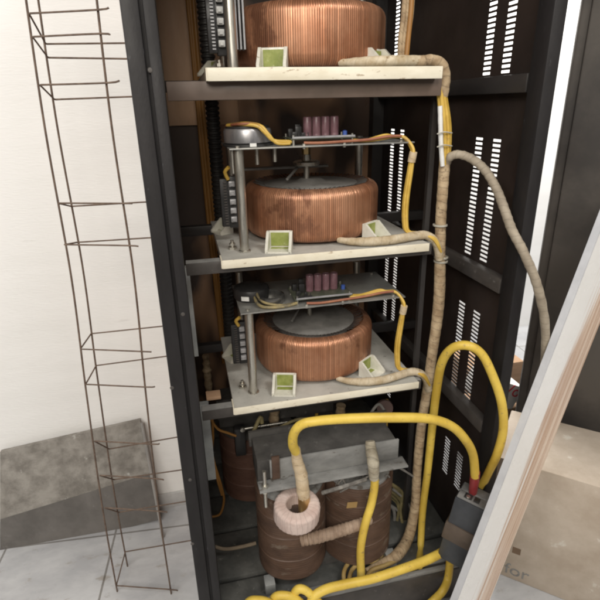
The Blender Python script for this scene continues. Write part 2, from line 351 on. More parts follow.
# slotted right side
m = MB()
x0, x1 = XR-.0035, XR-.001
cols = [(1.226, 1.264), (1.312, 1.349), (1.842, 1.880), (1.934, 1.972)]
groups = [(.065, .50), (-.436, -.087), (-.936, -.590), (-1.27, -1.112)]
pitch, sh = .0128, .0068
ys = YF+.057
zlo, zhi = FLOOR+.02, ZT
for (a, b) in cols:
    m.box((x0, ys, zlo), (x1, a, zhi)); ys = b
    z = zlo
    for (g0, g1) in sorted(groups):
        n = int(round((g1-g0)/pitch))
        for i in range(n):
            s0 = g0 + i*pitch
            m.box((x0, a, z), (x1, b, s0)); z = s0+sh
    m.box((x0, a, z), (x1, b, zhi))
m.box((x0, ys, zlo), (x1, YB+.0005, zhi))
sp_ = obj('slotted_side_panel', m, wallin, cab, smooth=0)
m = MB(); m.box((XL+.012, YB-.002, FLOOR), (XR-.0046, YB, ZT)); obj('back_panel', m, backm, cab)
m = MB(); m.box((-.07, YB-.016, -.065), (.235, YB-.004, .55), .002); obj('reflection_board', m, mat('tan_reflection', (.66, .41, .25), (.78, .52, .34), rough=.55, scale=5, stretch=(2, 1, .5)), cab)  # added board, its tan colour stands for the copper reflection
m = MB(); m.box((XL+.004, YF+.004, ZT+.001), (XR, YB, ZT+.02), .003); obj('top_panel', m, black, cab)
# rails across the front and back that carry the shelves, and rails along the right side
SH = [(.078, 'upper'), (-.356, 'middle'), (-.785, 'lower')]
m = MB(); m.box((-.017, 1.228, .014), (.645, 1.262, .054), .002)
obj('cross_rail', m, mat('brown_grey_rail', (.105, .078, .062), (.15, .11, .088), rough=.45, scale=5, spots=.3, c3=(.08, .06, .05)), cab)
for z in (-.356, -.785):
    m = MB(); m.box((-.017, 1.215, z-.036), (.645, 1.245, z-.0045), .002); obj('cross_rail', m, railm, cab)
    b2 = MB(); b2.box((-.016, 1.216, z-.0042), (.644, 1.244, z-.0035)); 
    obj('pale_top', b2, mat('pale_rail_top', (.20, .20, .195), (.30, .295, .28), rough=.6, scale=18), [o for o in cab.children][-1])  # lighter strip along the rail's upper face
m = MB(); m.box((.646, 1.2685, FLOOR+.15), (.660, 1.283, .0135)); obj('inner_upright', m, black, cab)
for z in (.078, -.356, -.785):
    m = MB(); m.box((-.07, 1.63, z-.036), (XR-.0045, 1.66, z-.0045), .002); obj('cross_rail', m, black, cab)
for z in (.058, -.445, -.895):
    m = MB(); m.box((XR-.034, YF+.06, z-.042), (XR-.0045, YB-.055, z), .003); obj('side_rail', m, railm if z < 0 else black, cab)
# zinc strut behind the left post, base planks with gaps
for q in (((-.030, 1.30, -1.10), (.004, 1.32, -.822)), ((-.034, 1.30, -.66), (-.010, 1.32, -.395))):
    m = MB(); m.box(*q); obj('mounting_strut', m, strutm, cab)
y = 1.075
for d in (.108, .186, .168, .17, .17, .13):
    m = MB(); m.box((-.03, y, ZB+.06), (XR-.04, y+d, ZB+.085), .002); obj('base_plank', m, slatm, cab); y += d+.016
m = MB(); m.box((-.02, YF+.002, FLOOR+.01), (XR-.036, YF+.05, -1.412), .004); 
fr = obj('front_sill', m, railm, cab)
m = MB(); m.box((-.015, YF+.004, -1.4118), (XR-.04, YF+.018, -1.398), .003); m.box((-.015, YF+.034, -1.4118), (XR-.04, YF+.046, -1.404), .002); obj('sill_edge', m, clampm, fr)
m = MB(); m.box((XL+.02, 1.13, FLOOR), (XR-.02, YB-.06, FLOOR+.08)); obj('plinth', m, black, cab)

# ------------------------------------------------------------------ toroid units
def torus_coil(c, ro, h, n=215, k=6):
    """wire-wound ring with one ridge per turn"""
    ri = ro*.60; rc = .027
    prof = []
    def arc(cx, cz, a0, a1, n=6):
        for i in range(n+1):
            a = a0+(a1-a0)*i/n; prof.append((cx+rc*math.cos(a), cz+rc*math.sin(a)))
    prof.append((ri+rc, 0)); 
    arc(ro-rc, rc, -PI/2, 0)
    arc(ro-rc, h-rc, 0, PI/2)
    arc(ri+.042, h-.042, PI/2, PI, 9)
    arc(ri+rc, rc, PI, 1.5*PI)
    prof = prof[:-1]
    mb = MB(); bm = mb.bm
    seg = n*k; rings = []
    tone = [random.uniform(-1, 1) for _ in range(n)]
    for (r, z) in prof:
        ring = []
        for i in range(seg):
            a = 2*PI*i/seg; t = (i % k)/k
            d = .0007*abs(math.cos(PI*t)) - .0004 + .0003*tone[i//k]
            ctr = Vector(((ro+ri)/2, 0, h/2)); q = Vector((r, 0, z)); n_ = Vector((r-ctr.x, 0, (z-ctr.z)))
            n_.normalize(); q += n_*d
            lump = 1+.004*math.sin(3*a+c[0]*40)
            ring.append(bm.verts.new(Vector((c[0]+q.x*math.cos(a)*lump, c[1]+q.x*math.sin(a)*lump, c[2]+q.z))))
        rings.append(ring)
    for j in range(len(rings)):
        A, B = rings[j], rings[(j+1) % len(rings)]
        for i in range(seg):
            i2 = (i+1) % seg; bm.faces.new((A[i], A[i2], B[i2], B[i]))
    return mb

def bracket(px, z, parent, yaw, dep=None, s=1.0):
    """small milky corner clip with gussets and a lime sticker"""
    o = Vector(px); R_ = Matrix.Rotation(yaw, 3, 'Z')
    ax = [R_ @ Vector((1, 0, 0)), R_ @ Vector((0, 1, 0)), Vector((0, 0, 1))]
    def T(v): return o + R_ @ (Vector(v)*s)
    mb = MB()
    mb.boxf(T((0, 0, .0015)), ax, (.052*s, .046*s, .003*s))
    mb.boxf(T((0, .021, .021)), ax, (.052*s, .004*s, .038*s), .001)
    for sx in (-.0285, .0225):
        mb.poly([T((sx, -.023, .000)), T((sx, .021, .000)), T((sx, .021, .040)), T((sx, .012, .040)), T((sx, -.023, .008))], (R_ @ Vector((.006*s, 0, 0))))
    b = obj('clamp_bracket', mb, bracketm, parent)
    mb = MB(); mb.boxf(T((0, .0182, .021)), ax, (.040*s, .0012*s, .030*s)); mb.boxf(T((0, .009, .0036)), ax, (.038*s, .012*s, .0008*s))
    obj('sticker', mb, limem, b)
    return b

UG = 'toroid transformer units stacked in the cabinet'
def unit(z0, ro, which, label):
    cx, cy = .362, (1.437 if which == 'lower' else 1.447)
    u = thing('toroid_transformer', label, 'transformer', (cx, cy, z0-.03), UG)
    xl, xr, yf, yb = .073, .628, 1.20, 1.675
    mb = MB(); mb.box((xl, yf+.002, z0-.003), (xr, yb, z0)); mb.box((xl, yf+.0035, z0-.020), (xl+.003, yb, z0-.0035)); mb.box((xr-.003, yf+.0035, z0-.020), (xr, yb, z0-.0035))
    sh = obj('shelf_tray', mb, shelfm, u)
    mb = MB(); lh = .026 if which == 'upper' else .021
    mb.box((xl-.001, yf-.0015, z0-lh), (xr+.001, yf+.0015, z0+.0012), .0012)
    mb.box((xl-.0035, yf, z0-lh+.001), (xl-.0005, yf+.05, z0+.001)); obj('front_lip', mb, lipm, sh)
    # coil and what sits on it
    h = .143
    coil = obj('coil', torus_coil((cx, cy, z0+.007), ro, h), copper, u, smooth=60)
    me = coil.data
    for v in me.vertices: v.co -= Vector((0, 0, 0))
    mb = MB(); mb.lathe([(.0, h-.009), (ro*.690, h-.0085), (ro*.697, h-.0055), (ro*.58, h-.004), (.045, h-.002), (.03, h+.006), (0, h+.006)], (cx, cy, z0+.007), seg=64)
    mb.lathe([(0, .0), (ro*.58, .0), (ro*.58, h-.012), (0, h-.012)], (cx, cy, z0+.002), seg=48)
    dk = obj('brush_disc', mb, discm, coil)
    mb = MB()
    for i in range(72):
        a = 2*PI*i/72; r0, r1 = ro*.71, ro*.83
        d = Vector((math.cos(a), math.sin(a), 0)); c0 = Vector((cx, cy, z0+.007+h+.0024))
        tn = Vector((-d.y, d.x, 0)); q0 = c0+d*(ro*.700)-Vector((0, 0, .0085)); q1 = c0+d*(ro*(.82+.05*random.random()))+Vector((0, 0, -.0008)); e_ = (q1-q0).normalized(); mb.boxf((q0+q1)/2, [e_, tn, e_.cross(tn)], ((q1-q0).length, .0015, .0016))
    obj('varnish_bead', mb, yoke, coil)
    zp = z0+.258
    mb = MB(); mb.rod((cx-.012, cy, z0+h+.010), (cx-.012, cy, zp-.001), .0085); mb.lathe([(0, 0), (.036, 0), (.038, .003), (.038, .010), (.034, .013), (.014, .014), (.012, .03), (0, .03)], (cx-.012, cy, z0+.193), seg=32)
    obj('shaft', mb, steelm, u)
    mb = MB(); mb.box((cx-.19, cy+.02, z0+.183), (cx+.06, cy+.05, z0+.189)); mb.rod((cx-.03, cy+.03, z0+.186), (cx-.08, cy-.05, z0+h+.02), .004); obj('brush_arm', mb, discm, u)
    mb = MB(); mb.rod((cx-.012, cy, z0+.224), (cx-.012, cy, zp-.002), .0125, seg=6); obj('shaft_nut', mb, brass, u)
    # support posts and bolts
    for (x, y) in ((.137, 1.272), (.150, 1.475+.16), (.575, 1.475+.16)):
        mb = MB(); mb.rod((x, y, z0), (x, y, zp-.001), .0122, seg=24); mb.lathe([(.0, .0), (.016, 0), (.016, .003), (.0125, .0045)], (x, y, z0+.0005), seg=24)
        obj('support_post', mb, steelm, u)
    for (x, y) in ((.109, 1.307), (.60, 1.60)):
        mb = MB(); mb.rod((x, y, z0), (x, y, z0+.006), .012, seg=6); mb.rod((x, y, z0), (x, y, z0+.024), .0045, seg=12); mb.rod((x, y, z0+.010), (x, y, z0+.0165), .0085, seg=6); mb.rod((x, y, z0-.05), (x, y, z0), .0045, seg=12); mb.rod((x, y, z0-.045), (x, y, z0-.028), .009, seg=8)
        obj('bolt', mb, steelm, u)
    # upper plate
    mb = MB(); mb.box((.113, 1.25, zp), (.592, 1.492, zp+.0035), .001); pl = obj('top_plate', mb, platem, u)
    for (x, y) in ((.135, 1.27), (.30, 1.262), (.405, 1.262), (.56, 1.265), (.57, 1.47)):
        mb = MB(); mb.rod((x, y, zp-.004), (x, y, zp+.008), .005, seg=6); obj('screw', mb, steelm, pl)
    zt = zp+.0038
    # control board on stand-offs with four maroon capacitors
    mb = MB(); mb.box((.268, 1.268, zt+.014), (.437, 1.372, zt+.0165)); brd = obj('circuit_board', mb, pcbm, u)
    for (x, y) in ((.276, 1.274), (.43, 1.274), (.276, 1.366), (.43, 1.366)):
        mb = MB(); mb.rod((x, y, zt), (x, y, zt+.024), .003, seg=8); obj('standoff', mb, steelm, brd)
    for i in range(4):
        x = .326+i*.0243
        mb = MB(); mb.lathe([(0, 0), (.0108, 0), (.0114, .002), (.0114, .004), (.0108, .0055), (.0112, .008), (.0112, .046), (.0100, .0485), (.0085, .0485), (.0080, .0475), (0, .0475)], (x, 1.33, zt+.0168), seg=28)
        obj('capacitor', mb, purple, brd)
    for (x, y, a, b, c) in ((.285, 1.30, .012, .010, .014), (.300, 1.325, .016, .012, .026), (.283, 1.345, .012, .016, .020), (.305, 1.355, .014, .012, .03), (.304, 1.29, .007, .007, .012)):
        mb = MB(); mb.box((x-a/2, y-b/2, zt+.0168), (x+a/2, y+b/2, zt+.0168+c), .001); obj('component', mb, rubber, brd)
    mb = MB(); mb.box((.272, 1.275, zt+.0166), (.32, 1.281, zt+.021))
    for i in range(6): mb.rod((.275+i*.008, 1.278, zt+.0165), (.275+i*.008, 1.278, zt+.03), .0013, seg=6)
    obj('pin_header', mb, rubber, brd)
    mb = MB(); mb.lathe([(0, 0), (.006, 0), (.006, .012), (0, .014)], (.424, 1.318, zt+.0168), seg=16); obj('blue_component', mb, mat('blue_plastic', (.06, .12, .42), rough=.4), brd)
    mb = MB(); mb.box((.272, 1.2665, zt+.0165), (.435, 1.2685, zt+.021)); obj('heat_sink_edge', mb, greyp, brd)
    # drive motor
    if which == 'middle':
        mb = MB(); mb.lathe([(0, 0), (.056, 0), (.060, .003), (.061, .030), (.058, .036), (.05, .038), (0, .038)], (.170, 1.335, zt+.006), seg=56)
        mo = obj('drive_motor', mb, mat('scuffed_silver_drum', (.22, .22, .24), (.46, .45, .45), rough=.36, metal=.7, scale=14, stretch=(1, 1, .3)), u)
        mb = MB(); mb.lathe([(0, .0), (.064, 0), (.064, .006), (0, .006)], (.170, 1.335, zt), seg=40); mb.lathe([(.045, 0), (.056, 0), (.054, .004), (.0, .004)], (.170, 1.335, zt+.044), seg=40); obj('flange', mb, rubber, mo)
        mb = MB(); mb.box((.166, 1.270, zt+.001), (.182, 1.2725, zt+.009)); obj('tag', mb, whitep, mo)
        mb = MB()
        mb.tube([(.120, 1.33, zt+.05), (.15, 1.288, zt+.053), (.185, 1.272, zt+.049), (.203, 1.268, zt+.034), (.225, 1.268, zt+.014), (.262, 1.268, zt+.010), (.268, 1.274, zt+.008)], .0045)
        mb.tube([(.13, 1.34, zt+.05), (.16, 1.292, zt+.055), (.195, 1.276, zt+.049), (.212, 1.268, zt+.030), (.232, 1.266, zt+.008), (.265, 1.262, zt+.006)], .004)
        obj('motor_lead', mb, yelw, mo)
        mb = MB(); mb.tube([(.118, 1.34, zt+.049), (.145, 1.285, zt+.054), (.180, 1.277, zt+.053), (.2, 1.274, zt+.043)], .0036); obj('red_lead', mb, redw, mo)
        
        for q in ((.120, 1.262, .06, .003), (.186, 1.30, .045, .005), (.232, 1.30, .04, .005)):
            mb = MB(); mb.rod((q[0], q[1], zt-q[2]), (q[0], q[1], zt-.004), q[3]); obj('hanging_bolt', mb, steelm, pl)
    else:
        mb = MB(); mb.lathe([(0, 0), (.050, 0), (.052, .003), (.053, .024), (.050, .032), (.044, .034), (.02, .036), (0, .036)], (.160, 1.372, zt), seg=56)
        mo = obj('drive_motor', mb, rubber, u)
        mb = MB(); mb.lathe([(.040, 0), (.044, .012), (.042, .022), (.036, .024), (.034, .012), (.034, 0)], (.205, 1.318, zt), seg=48, closed=True); obj('motor_collar', mb, mat('scuffed_black_chrome', (.10, .10, .10), (.35, .34, .32), rough=.2, metal=.8, scale=12), mo)
        mb = MB(); mb.box((.124, 1.315, zt+.010), (.146, 1.318, zt+.022), rot=Matrix.Rotation(-.4, 3, 'Z')); obj('tag', mb, whitep, mo)
        mb = MB()
        mb.tube([(.165, 1.345, zt+.020), (.163, 1.295, zt+.012), (.178, 1.268, zt+.006), (.215, 1.258, zt+.005), (.25, 1.262, zt+.005), (.272, 1.27, zt+.006)], .0045)
        mb.tube([(.170, 1.335, zt+.028), (.172, 1.298, zt+.02), (.19, 1.276, zt+.012), (.23, 1.266, zt+.006), (.275, 1.274, zt+.005)], .0038)
        obj('motor_lead', mb, mat('dull_wire', (.10, .09, .07), (.34, .27, .12), rough=.5, scale=25), mo)
    # wires along the plate and down its right end
    mb = MB()
    for k in range(3):
        mb.tube([(.43, 1.275+.006*k, zt+.007), (.47, 1.272+.006*k, zt+.005), (.52, 1.270+.005*k, zt+.010+.003*k), (.54, 1.272, zt+.013), (.568, 1.262+.004*k, zt+.010), (.584, 1.243+.005*k, zt-.015), (.584, 1.236+.004*k, zt-.04)], .0042)
    wb = obj('plate_wire', mb, yelw, u)
    mb = MB(); mb.tube([(.30, 1.262, zt+.006), (.34, 1.256, zt+.005), (.40, 1.259, zt+.006), (.47, 1.263, zt+.008), (.52, 1.262, zt+.014), (.56, 1.264, zt+.014)], .0036); obj('red_lead', mb, redw, wb)
    mb = MB()
    for k in range(5):
        a = k*1.256; ox, oy = .0048*math.cos(a), .0048*math.sin(a)
        mb.tube([(.584+ox*.5, 1.240+oy*.5, zt-.03), (.582+ox, 1.246+oy, z0+.19), (.577+ox*1.2, 1.252+oy, z0+.11), (.579+ox*1.1, 1.252+oy, z0+.05), (.588+ox, 1.250+oy, z0+.024), (.620+ox, 1.238+oy*.6, z0+.020), (.655+ox*.8, 1.225+oy*.5, z0+.004), (.680, 1.226, z0-.035)], .0036)
    if which != 'upper': obj('wire_bundle', mb, yelw, u)
    else: mb.bm.free()
    if which != 'upper':
     mb = MB(); mb.tube([(.585, 1.240, zt-.025), (.583, 1.244, zt-.05)], .0095, band=(.006, .001), spline=False); obj('wire_tie', mb, tapew, u)
    mb = MB()
    pts = [(.390, 1.262, z0+.014), (.42, 1.238, z0+.013), (.465, 1.222, z0+.013), (.52, 1.217, z0+.014), (.575, 1.228, z0+.015), (.612, 1.238, z0+.015), (.640, 1.236, z0+.012), (.668, 1.235, z0-.012), (.684, 1.238, z0-.06)]
    if which == 'upper': pts = pts[:6]
    mb.tube(pts, [.007, .010, .0125, .0125, .012, .012, .012, .012, .012][:len(pts)], sub=10, band=(.03, .0005))
    obj('taped_lead', mb, lead_tape, u)
    # clips, and the terminal strip behind the post
    bracket((.226, 1.252, z0), z0, u, -.30, s=1.2); bracket((.508, 1.280, z0), z0, u, .62, s=1.2); bracket((.098, 1.50, z0), z0, u, -1.1)
    mb = MB(); mb.box((.092, 1.375, z0+.045), (.114, 1.395, z0+.175), .002); mb.box((.113, 1.38, z0+.040), (.142, 1.40, z0+.180), .002)
    tb = obj('terminal_strip', mb, rubber, u)
    for i in range(5):
        zz = z0+.058+i*.024
        mb = MB(); mb.box((.116, 1.368, zz), (.132, 1.3795, zz+.015), .0015); mb.box((.120, 1.3645, zz+.003), (.128, 1.368, zz+.011))
        obj('terminal', mb, mat('terminal_white', (.42, .42, .41), (.60, .60, .58), rough=.5, scale=60) if which == 'upper' else greyp, tb)
    mb = MB(); 
    for i in range(16): mb.box((.101, 1.3715, z0+.052+i*.0075), (.109, 1.3748, z0+.0555+i*.0075))
    obj('terminal_number', mb, greyp if which == 'upper' else railm, tb)
    mb = MB()
    for i in range(3): mb.box((.156+i*.009, 1.34, z0+.05), (.160+i*.009, 1.375, z0+.165))
    if which == 'upper': obj('heat_sink', mb, greyp, u)
    else:
        mb.bm.free(); mb = MB(); mb.tube([(.115, 1.37, z0+.175), (.108, 1.36, z0+.195), (.118, 1.352, z0+.208)], .005); obj('jumper_wire', mb, yelw, tb)
    return u
unit(.078, .200, 'upper', 'copper wound toroid transformer on the topmost cream shelf, cut off by the frame')
unit(-.356, .196, 'middle', 'copper toroid transformer on the middle shelf with scuffed silver motor drum above it')
unit(-.785, .188, 'lower', 'copper toroid transformer on the lowest shelf with round black motor above it')

# ------------------------------------------------------------------ big transformers at the bottom
def winding(c, r, h, n):
    prof = [(r*.45, 0), (r*.9, 0)]
    for i in range(n):
        z0 = h*i/n; dz = h/n
        gap = .003 if i in (9, 19, 27) else 0
        prof += [(r-.0010-gap, z0+.0003), (r-.0004, z0+dz*.3), (r-.0004, z0+dz*.7)]
    prof += [(r*.95, h), (r*.45, h)]
    mb = MB()
    ph = random.random()*6
    mb.lathe(prof, c, seg=72, mod=lambda k: .0022*math.sin(2*PI*k/72*2+ph)+.0012*math.sin(2*PI*k/72*5+ph*2))
    return mb
GT = 'brown wound power transformers on the cabinet floor'
def power_transformer(x0, x1, cy, zb, ztop, r, label, m):
    t = thing('power_transformer', label, 'transformer', ((x0+x1)/2, cy, zb), GT)
    cc = [x0+r+.004, x1-r-.004]
    for x in cc:
        w_ = obj('winding', winding((x, cy, zb+.035), r, ztop-zb-.035, 34), m, t, smooth=50)
        mb = MB(); mb.lathe([(r*.55, 0), (r*.93, 0), (r*.93, .008), (r*.88, .012), (r*.55, .012)], (x, cy, ztop+.0008), seg=48); obj('end_ring', mb, clampm if m is coilm else yoke, w_)
    mb = MB()
    for x in cc: mb.box((x-.035, cy-.04, zb+.03), (x+.035, cy+.04, ztop+.03))
    mb.box((x0+.01, cy-.05, ztop+.031), (x1-.01, cy+.065, ztop+.125), .003); mb.box((x0+.02, cy-.045, zb), (x1-.02, cy+.045, zb+.029))
    obj('iron_core', mb, yoke, t)
    return t, cc
pt, cc = power_transformer(.112, .558, 1.215, -1.41, -1.075, .110, 'front brown twin coil transformer with grey clamp bar on the cabinet floor', coilm)
mb = MB(); mb.box((.155, 1.136, -1.000), (.545, 1.143, -.932), .001); mb.box((.118, 1.098, -1.007), (.562, 1.1435, -1.001), .001)
obj('clamp_bar', mb, clampm, pt)
mb = MB(); mb.box((.115, 1.290, -.99), (.57, 1.30, -.938)); obj('rear_clamp_bar', mb, yoke, pt)
for x in (.135,):
    mb = MB(); mb.rod((x, 1.115, -1.07), (x, 1.115, -.945), .0055); mb.rod((x, 1.115, -1.001), (x, 1.115, -.992), .010, seg=6); mb.rod((x, 1.115, -1.018), (x, 1.115, -1.008), .010, seg=6); obj('tie_bolt', mb, steelm, pt)
mb = MB(); mb.box((.160, 1.128, -.992), (.182, 1.1355, -.915), .001); obj('insulator_block', mb, coilm, pt)
# taped strap joining the two coils, loose glass-fibre ties and lead ends
mb = MB()
mb.tube([at(301, 541, Y=1.100), at(318, 537, Y=1.092), at(342, 530, Y=1.094), at(360, 524, Y=1.098), at(370, 519, Y=1.112)], [.015, .018, .018, .017, .014], seg=14, sub=12, band=(.012, .0018))
obj('taped_strap', mb, wrapmat('brown_tape_wrap', (.24, .165, .115), (.38, .28, .205), .012, .65), pt)
frayed = mat('frayed_glass_cloth', (.12, .11, .10), (.28, .265, .24), rough=.85, scale=30)
for i in range(22):
    x = random.uniform(.15, .52); y = random.uniform(1.125, 1.17); z = -1.060
    a = random.uniform(0, 6.28); l = random.uniform(.015, .045)
    mb = MB(); mb.tube([(x, y, z), (x+l*.4*math.cos(a), y+l*.3*math.sin(a), z+random.uniform(.0, .03)), (x+l*math.cos(a), y+l*.5*math.sin(a), z+random.uniform(-.01, .03))], random.uniform(.0012, .0034), seg=6, sub=4); obj('fibre_tie', mb, frayed, pt)
mb = MB(); mb.tube([at(340, 492, Y=1.14), at(355, 484, Y=1.12), at(372, 474, Y=1.11)], .003, seg=8); obj('loose_tie', mb, frayed, pt)
mb = MB(); mb.tube([at(322, 493, Y=1.12), at(345, 486, Y=1.10), at(366, 479, Y=1.11)], .006, seg=8); obj('loose_tie', mb, frayed, pt)
old_ = mat('olive_sleeve', (.13, .11, .05), (.26, .215, .10), rough=.7, scale=20)
for i in range(9):
    rr = random.Random(i+40); x_ = rr.uniform(392, 408); y_ = rr.uniform(492, 515)
    mb = MB(); mb.tube([at(x_-14+rr.uniform(-6, 6), y_-12, Y=1.30), at(x_, y_, Y=1.30), at(x_+rr.uniform(-5, 9), y_+18, Y=1.29), at(x_+rr.uniform(-12, 6), y_+36, Y=1.27)], rr.uniform(.003, .007), seg=8); obj('lead_end', mb, old_ if i % 3 else discm, pt)
for i, (xa, ya, xb, yb) in enumerate(((262, 437, 330, 424), (300, 432, 352, 441), (345, 420, 392, 436), (250, 440, 262, 423), (362, 428, 384, 410))):
    mb = MB(); mb.tube([at(xa, ya, Y=1.34), at((xa+xb)/2+4, min(ya, yb)-5, Y=1.36), at(xb, yb, Y=1.36)], .005+.0015*(i % 2), seg=8); obj('crossing_lead', mb, (old_, discm, tape)[i % 3], pt)
mb = MB(); mb.box(at(352, 505, Y=1.107)-Vector((.016, .001, .010)), at(352, 505, Y=1.107)+Vector((.016, .001, .010)), rot=Matrix.Rotation(.15, 3, 'Y')); obj('paper_tag', mb, mat('ochre_paper', (.30, .19, .07), (.38, .25, .11), rough=.8), pt)
for x in (.118, .52):
    mb = MB(); mb.box((x, 1.11, -1.414), (x+.032, 1.15, -1.376), .002); obj('foot_bracket', mb, strutm, pt)
rt, rc_ = power_transformer(.025, .47, 1.58, -1.41, -1.105, .112, 'rear dark twin coil transformer half hidden at the left of the cabinet floor', coild)
mb = MB(); mb.box((.03, 1.505, -1.00), (.50, 1.515, -.945), .001); mb.box((.03, 1.48, -1.005), (.50, 1.5145, -1.0005)); obj('clamp_bar', mb, yoke, rt)
mb = MB(); mb.rod(at(243, 429, Y=1.42), at(300, 420, Y=1.42), .005); mb.lathe([(0, 0), (.008, 0), (.008, .008), (0, .009)], at(242.5, 429, Y=1.418), seg=16, axis=(0, -1, 0)); obj('tie_bolt', mb, steelm, rt)
mb = MB(); p = at(240, 440, Y=1.44); mb.box(p-Vector((.018, .01, .06)), p+Vector((.018, .02, .05)), .003); obj('terminal_post', mb, rubber, rt)
for px in (275, 341):
    mb = MB(); mb.tube([at(px, 405, Y=1.5), at(px-1, 420, Y=1.5), at(px+1, 436, Y=1.5)], [.017, .018, .016], band=(.012, .002)); obj('taped_lead', mb, tape, rt)
for px in (310, 317, 387):
    mb = MB(); mb.tube([at(px, 400, Y=1.55), at(px-1, 425, Y=1.55), at(px-3, 450, Y=1.5)], .007); obj('lead_wire', mb, yelw, rt)
mb = MB(); p = at(384, 407, Y=1.5); mb.lathe([(0, 0), (.03, 0), (.033, .01), (.03, .02), (0, .022)], p, seg=32, axis=(-.2, -1, .3)); obj('end_cap', mb, mat('dull_maroon', (.12, .075, .065), (.16, .10, .09), rough=.6), rt)

# ------------------------------------------------------------------ white current ring hung on the taped lug
p = at(296, 508, Y=1.082)
mb = MB()
prof = []
ro, ri, hh, rc = .065, .030, .058, .011
for (cx_, cz_, a0) in ((ro-rc, rc, -PI/2), (ro-rc, hh-rc, 0), (ri+rc*.6, hh-rc*.6, PI/2), (ri+rc*.6, rc*.6, PI)):
    q = rc if cx_ > .04 else rc*.6
    for i in range(6):
        a = a0+PI/2*i/5; prof.append((cx_+q*math.cos(a), cz_+q*math.sin(a)))
mb.lathe(prof, p-Vector((0, 0, .034)), seg=120, closed=True, axis=(.05, -.12, 1), mod=lambda k: .0006*math.sin(k*2*PI/120*2+1)+.00035*(1 if (k//2) % 2 else -1))
tag(obj('current_ring', mb, cloth), 'pinkish white cloth taped ring around the cable by the front coil', 'current ring')

# ------------------------------------------------------------------ cables
CG = 'thick yellow cables'
R_ = .0124
def cable(pts, label, r=R_, group=CG):
    t = thing('power_cable', label, 'cable', pts[0], group)
    rr = random.Random(int(pts[0][0]*1e4)); q = []
    for i, p_ in enumerate(pts):
        if 0 < i < len(pts)-1: p_ = p_+Vector((rr.uniform(-1, 1), rr.uniform(-1, 1), rr.uniform(-1, 1)))*.0022
        q.append(p_)
    mb = MB(); mb.tube(q, [r*rr.uniform(.96, 1.05) for _ in q], seg=18, sub=10); obj('jacket', mb, yel, t)
    return t
# over the front: ring lug -> breaker
lug = at(304, 497, Y=1.082)
ca = cable([at(296, 452, Y=1.075), at(292.5, 444, Y=1.06), at(294, 433, Y=1.045), at(302, 425.5, Y=1.03), at(318, 421.5, Y=1.02), at(350, 419.5, Y=1.01), at(395, 418, Y=1.0), at(430, 419.5, Y=.995), at(452, 427, Y=.995), at(466, 440, Y=1.0), at(473, 456, Y=1.02), at(475, 476, Y=1.03)],
           'yellow cable arching over from the taped ring lug to the grey breaker')
mb = MB(); mb.tube([at(295.5, 449, Y=1.074), at(297.5, 462, Y=1.08), at(301, 474, Y=1.083), at(303, 490, Y=1.083), lug], [.0125, .0155, .0175, .0185, .017], seg=16, band=(.03, .0006)); obj('taped_lug', mb, tapew, ca)
mb = MB(); mb.tube([lug+Vector((0, 0, .004)), lug-Vector((0, 0, .05))], .017, spline=False); obj('bare_end', mb, brass, ca)
mb = MB(); mb.tube([at(475.2, 472, Y=1.03), at(474.5, 480, Y=1.035), at(472.5, 494, Y=1.045)], [.0140, .0142, .0118], seg=16); obj('red_sleeve', mb, redp, ca)
cable([at(419, 566, Z=-1.398), at(420, 545, Y=1.17), at(423, 510, Y=1.195), at(427, 470, Y=1.19), at(432, 425, Y=1.17), at(437, 390, Y=1.13), at(441, 364, Y=1.09), at(452, 349, Y=1.06), at(466, 345.5, Y=1.035), at(481, 354, Y=1.02), at(493, 374, Y=1.008), at(501, 402, Y=1.0), at(503, 430, Y=1.0), at(498, 454, Y=1.01), at(490, 470, Y=1.04), at(482, 486, Y=1.07)],
      'yellow cable rising beside the beige harness and looping down to the breaker', r=.0118)
cc2 = cable([at(374, 468, Y=1.085), at(375, 485, Y=1.083), at(371, 504, Y=1.082), at(365, 525, Y=1.070), at(361, 548, Y=1.067), at(360.5, 572, Y=1.07), at(361, 582, Y=1.08)], 'yellow cable hanging straight down from the lug on the clamp bar', r=.0118)
mb = MB(); mb.tube([at(370, 441, Y=1.125), at(371, 450, Y=1.112), at(373, 461, Y=1.082), at(374, 478, Y=1.083)], [.013, .0165, .017, .014], seg=16, band=(.03, .0008)); obj('taped_lug', mb, wrapmat('grubby_tape_wrap', (.30, .26, .19), (.46, .42, .33), .02, .6), cc2)
cable([at(311, 612, Y=1.0), at(313, 598, Y=1.01), at(324, 590, Y=1.015), at(345, 584.5, Y=1.015), at(372, 578.5, Y=1.012), at(402, 570, Y=1.01), at(428, 559, Y=1.03), at(446, 550, Y=1.05)], 'yellow cable running low across the front sill to the breaker base', r=.0136)
cable([at(285, 618, Y=1.05), at(290, 601, Y=1.04), at(297, 590.5, Y=1.03), at(306, 591, Y=1.02), at(316, 599, Y=1.01), at(330, 613, Y=1.0)], 'yellow cable bend at the bottom edge, nearest the long low cable')
cable([at(270, 612, Y=1.06), at(274, 597, Y=1.04), at(284, 594.5, Y=1.03), at(296, 600, Y=1.02), at(310, 612, Y=1.01)], 'yellow cable bend peeking over the bottom edge below the front coil')
cable([at(242, 618, Y=1.06), at(248, 604, Y=1.04), at(258, 600, Y=1.03), at(270, 604, Y=1.02), at(284, 614, Y=1.01)], 'yellow cable bend furthest left at the bottom edge, barely showing')
cable([at(450, 560, Y=1.05), at(447.5, 578, Y=1.04), at(443, 590, Y=1.015), at(434, 600, Y=1.01), at(420, 612, Y=1.0)], 'yellow cable leaving the underside of the breaker downwards')

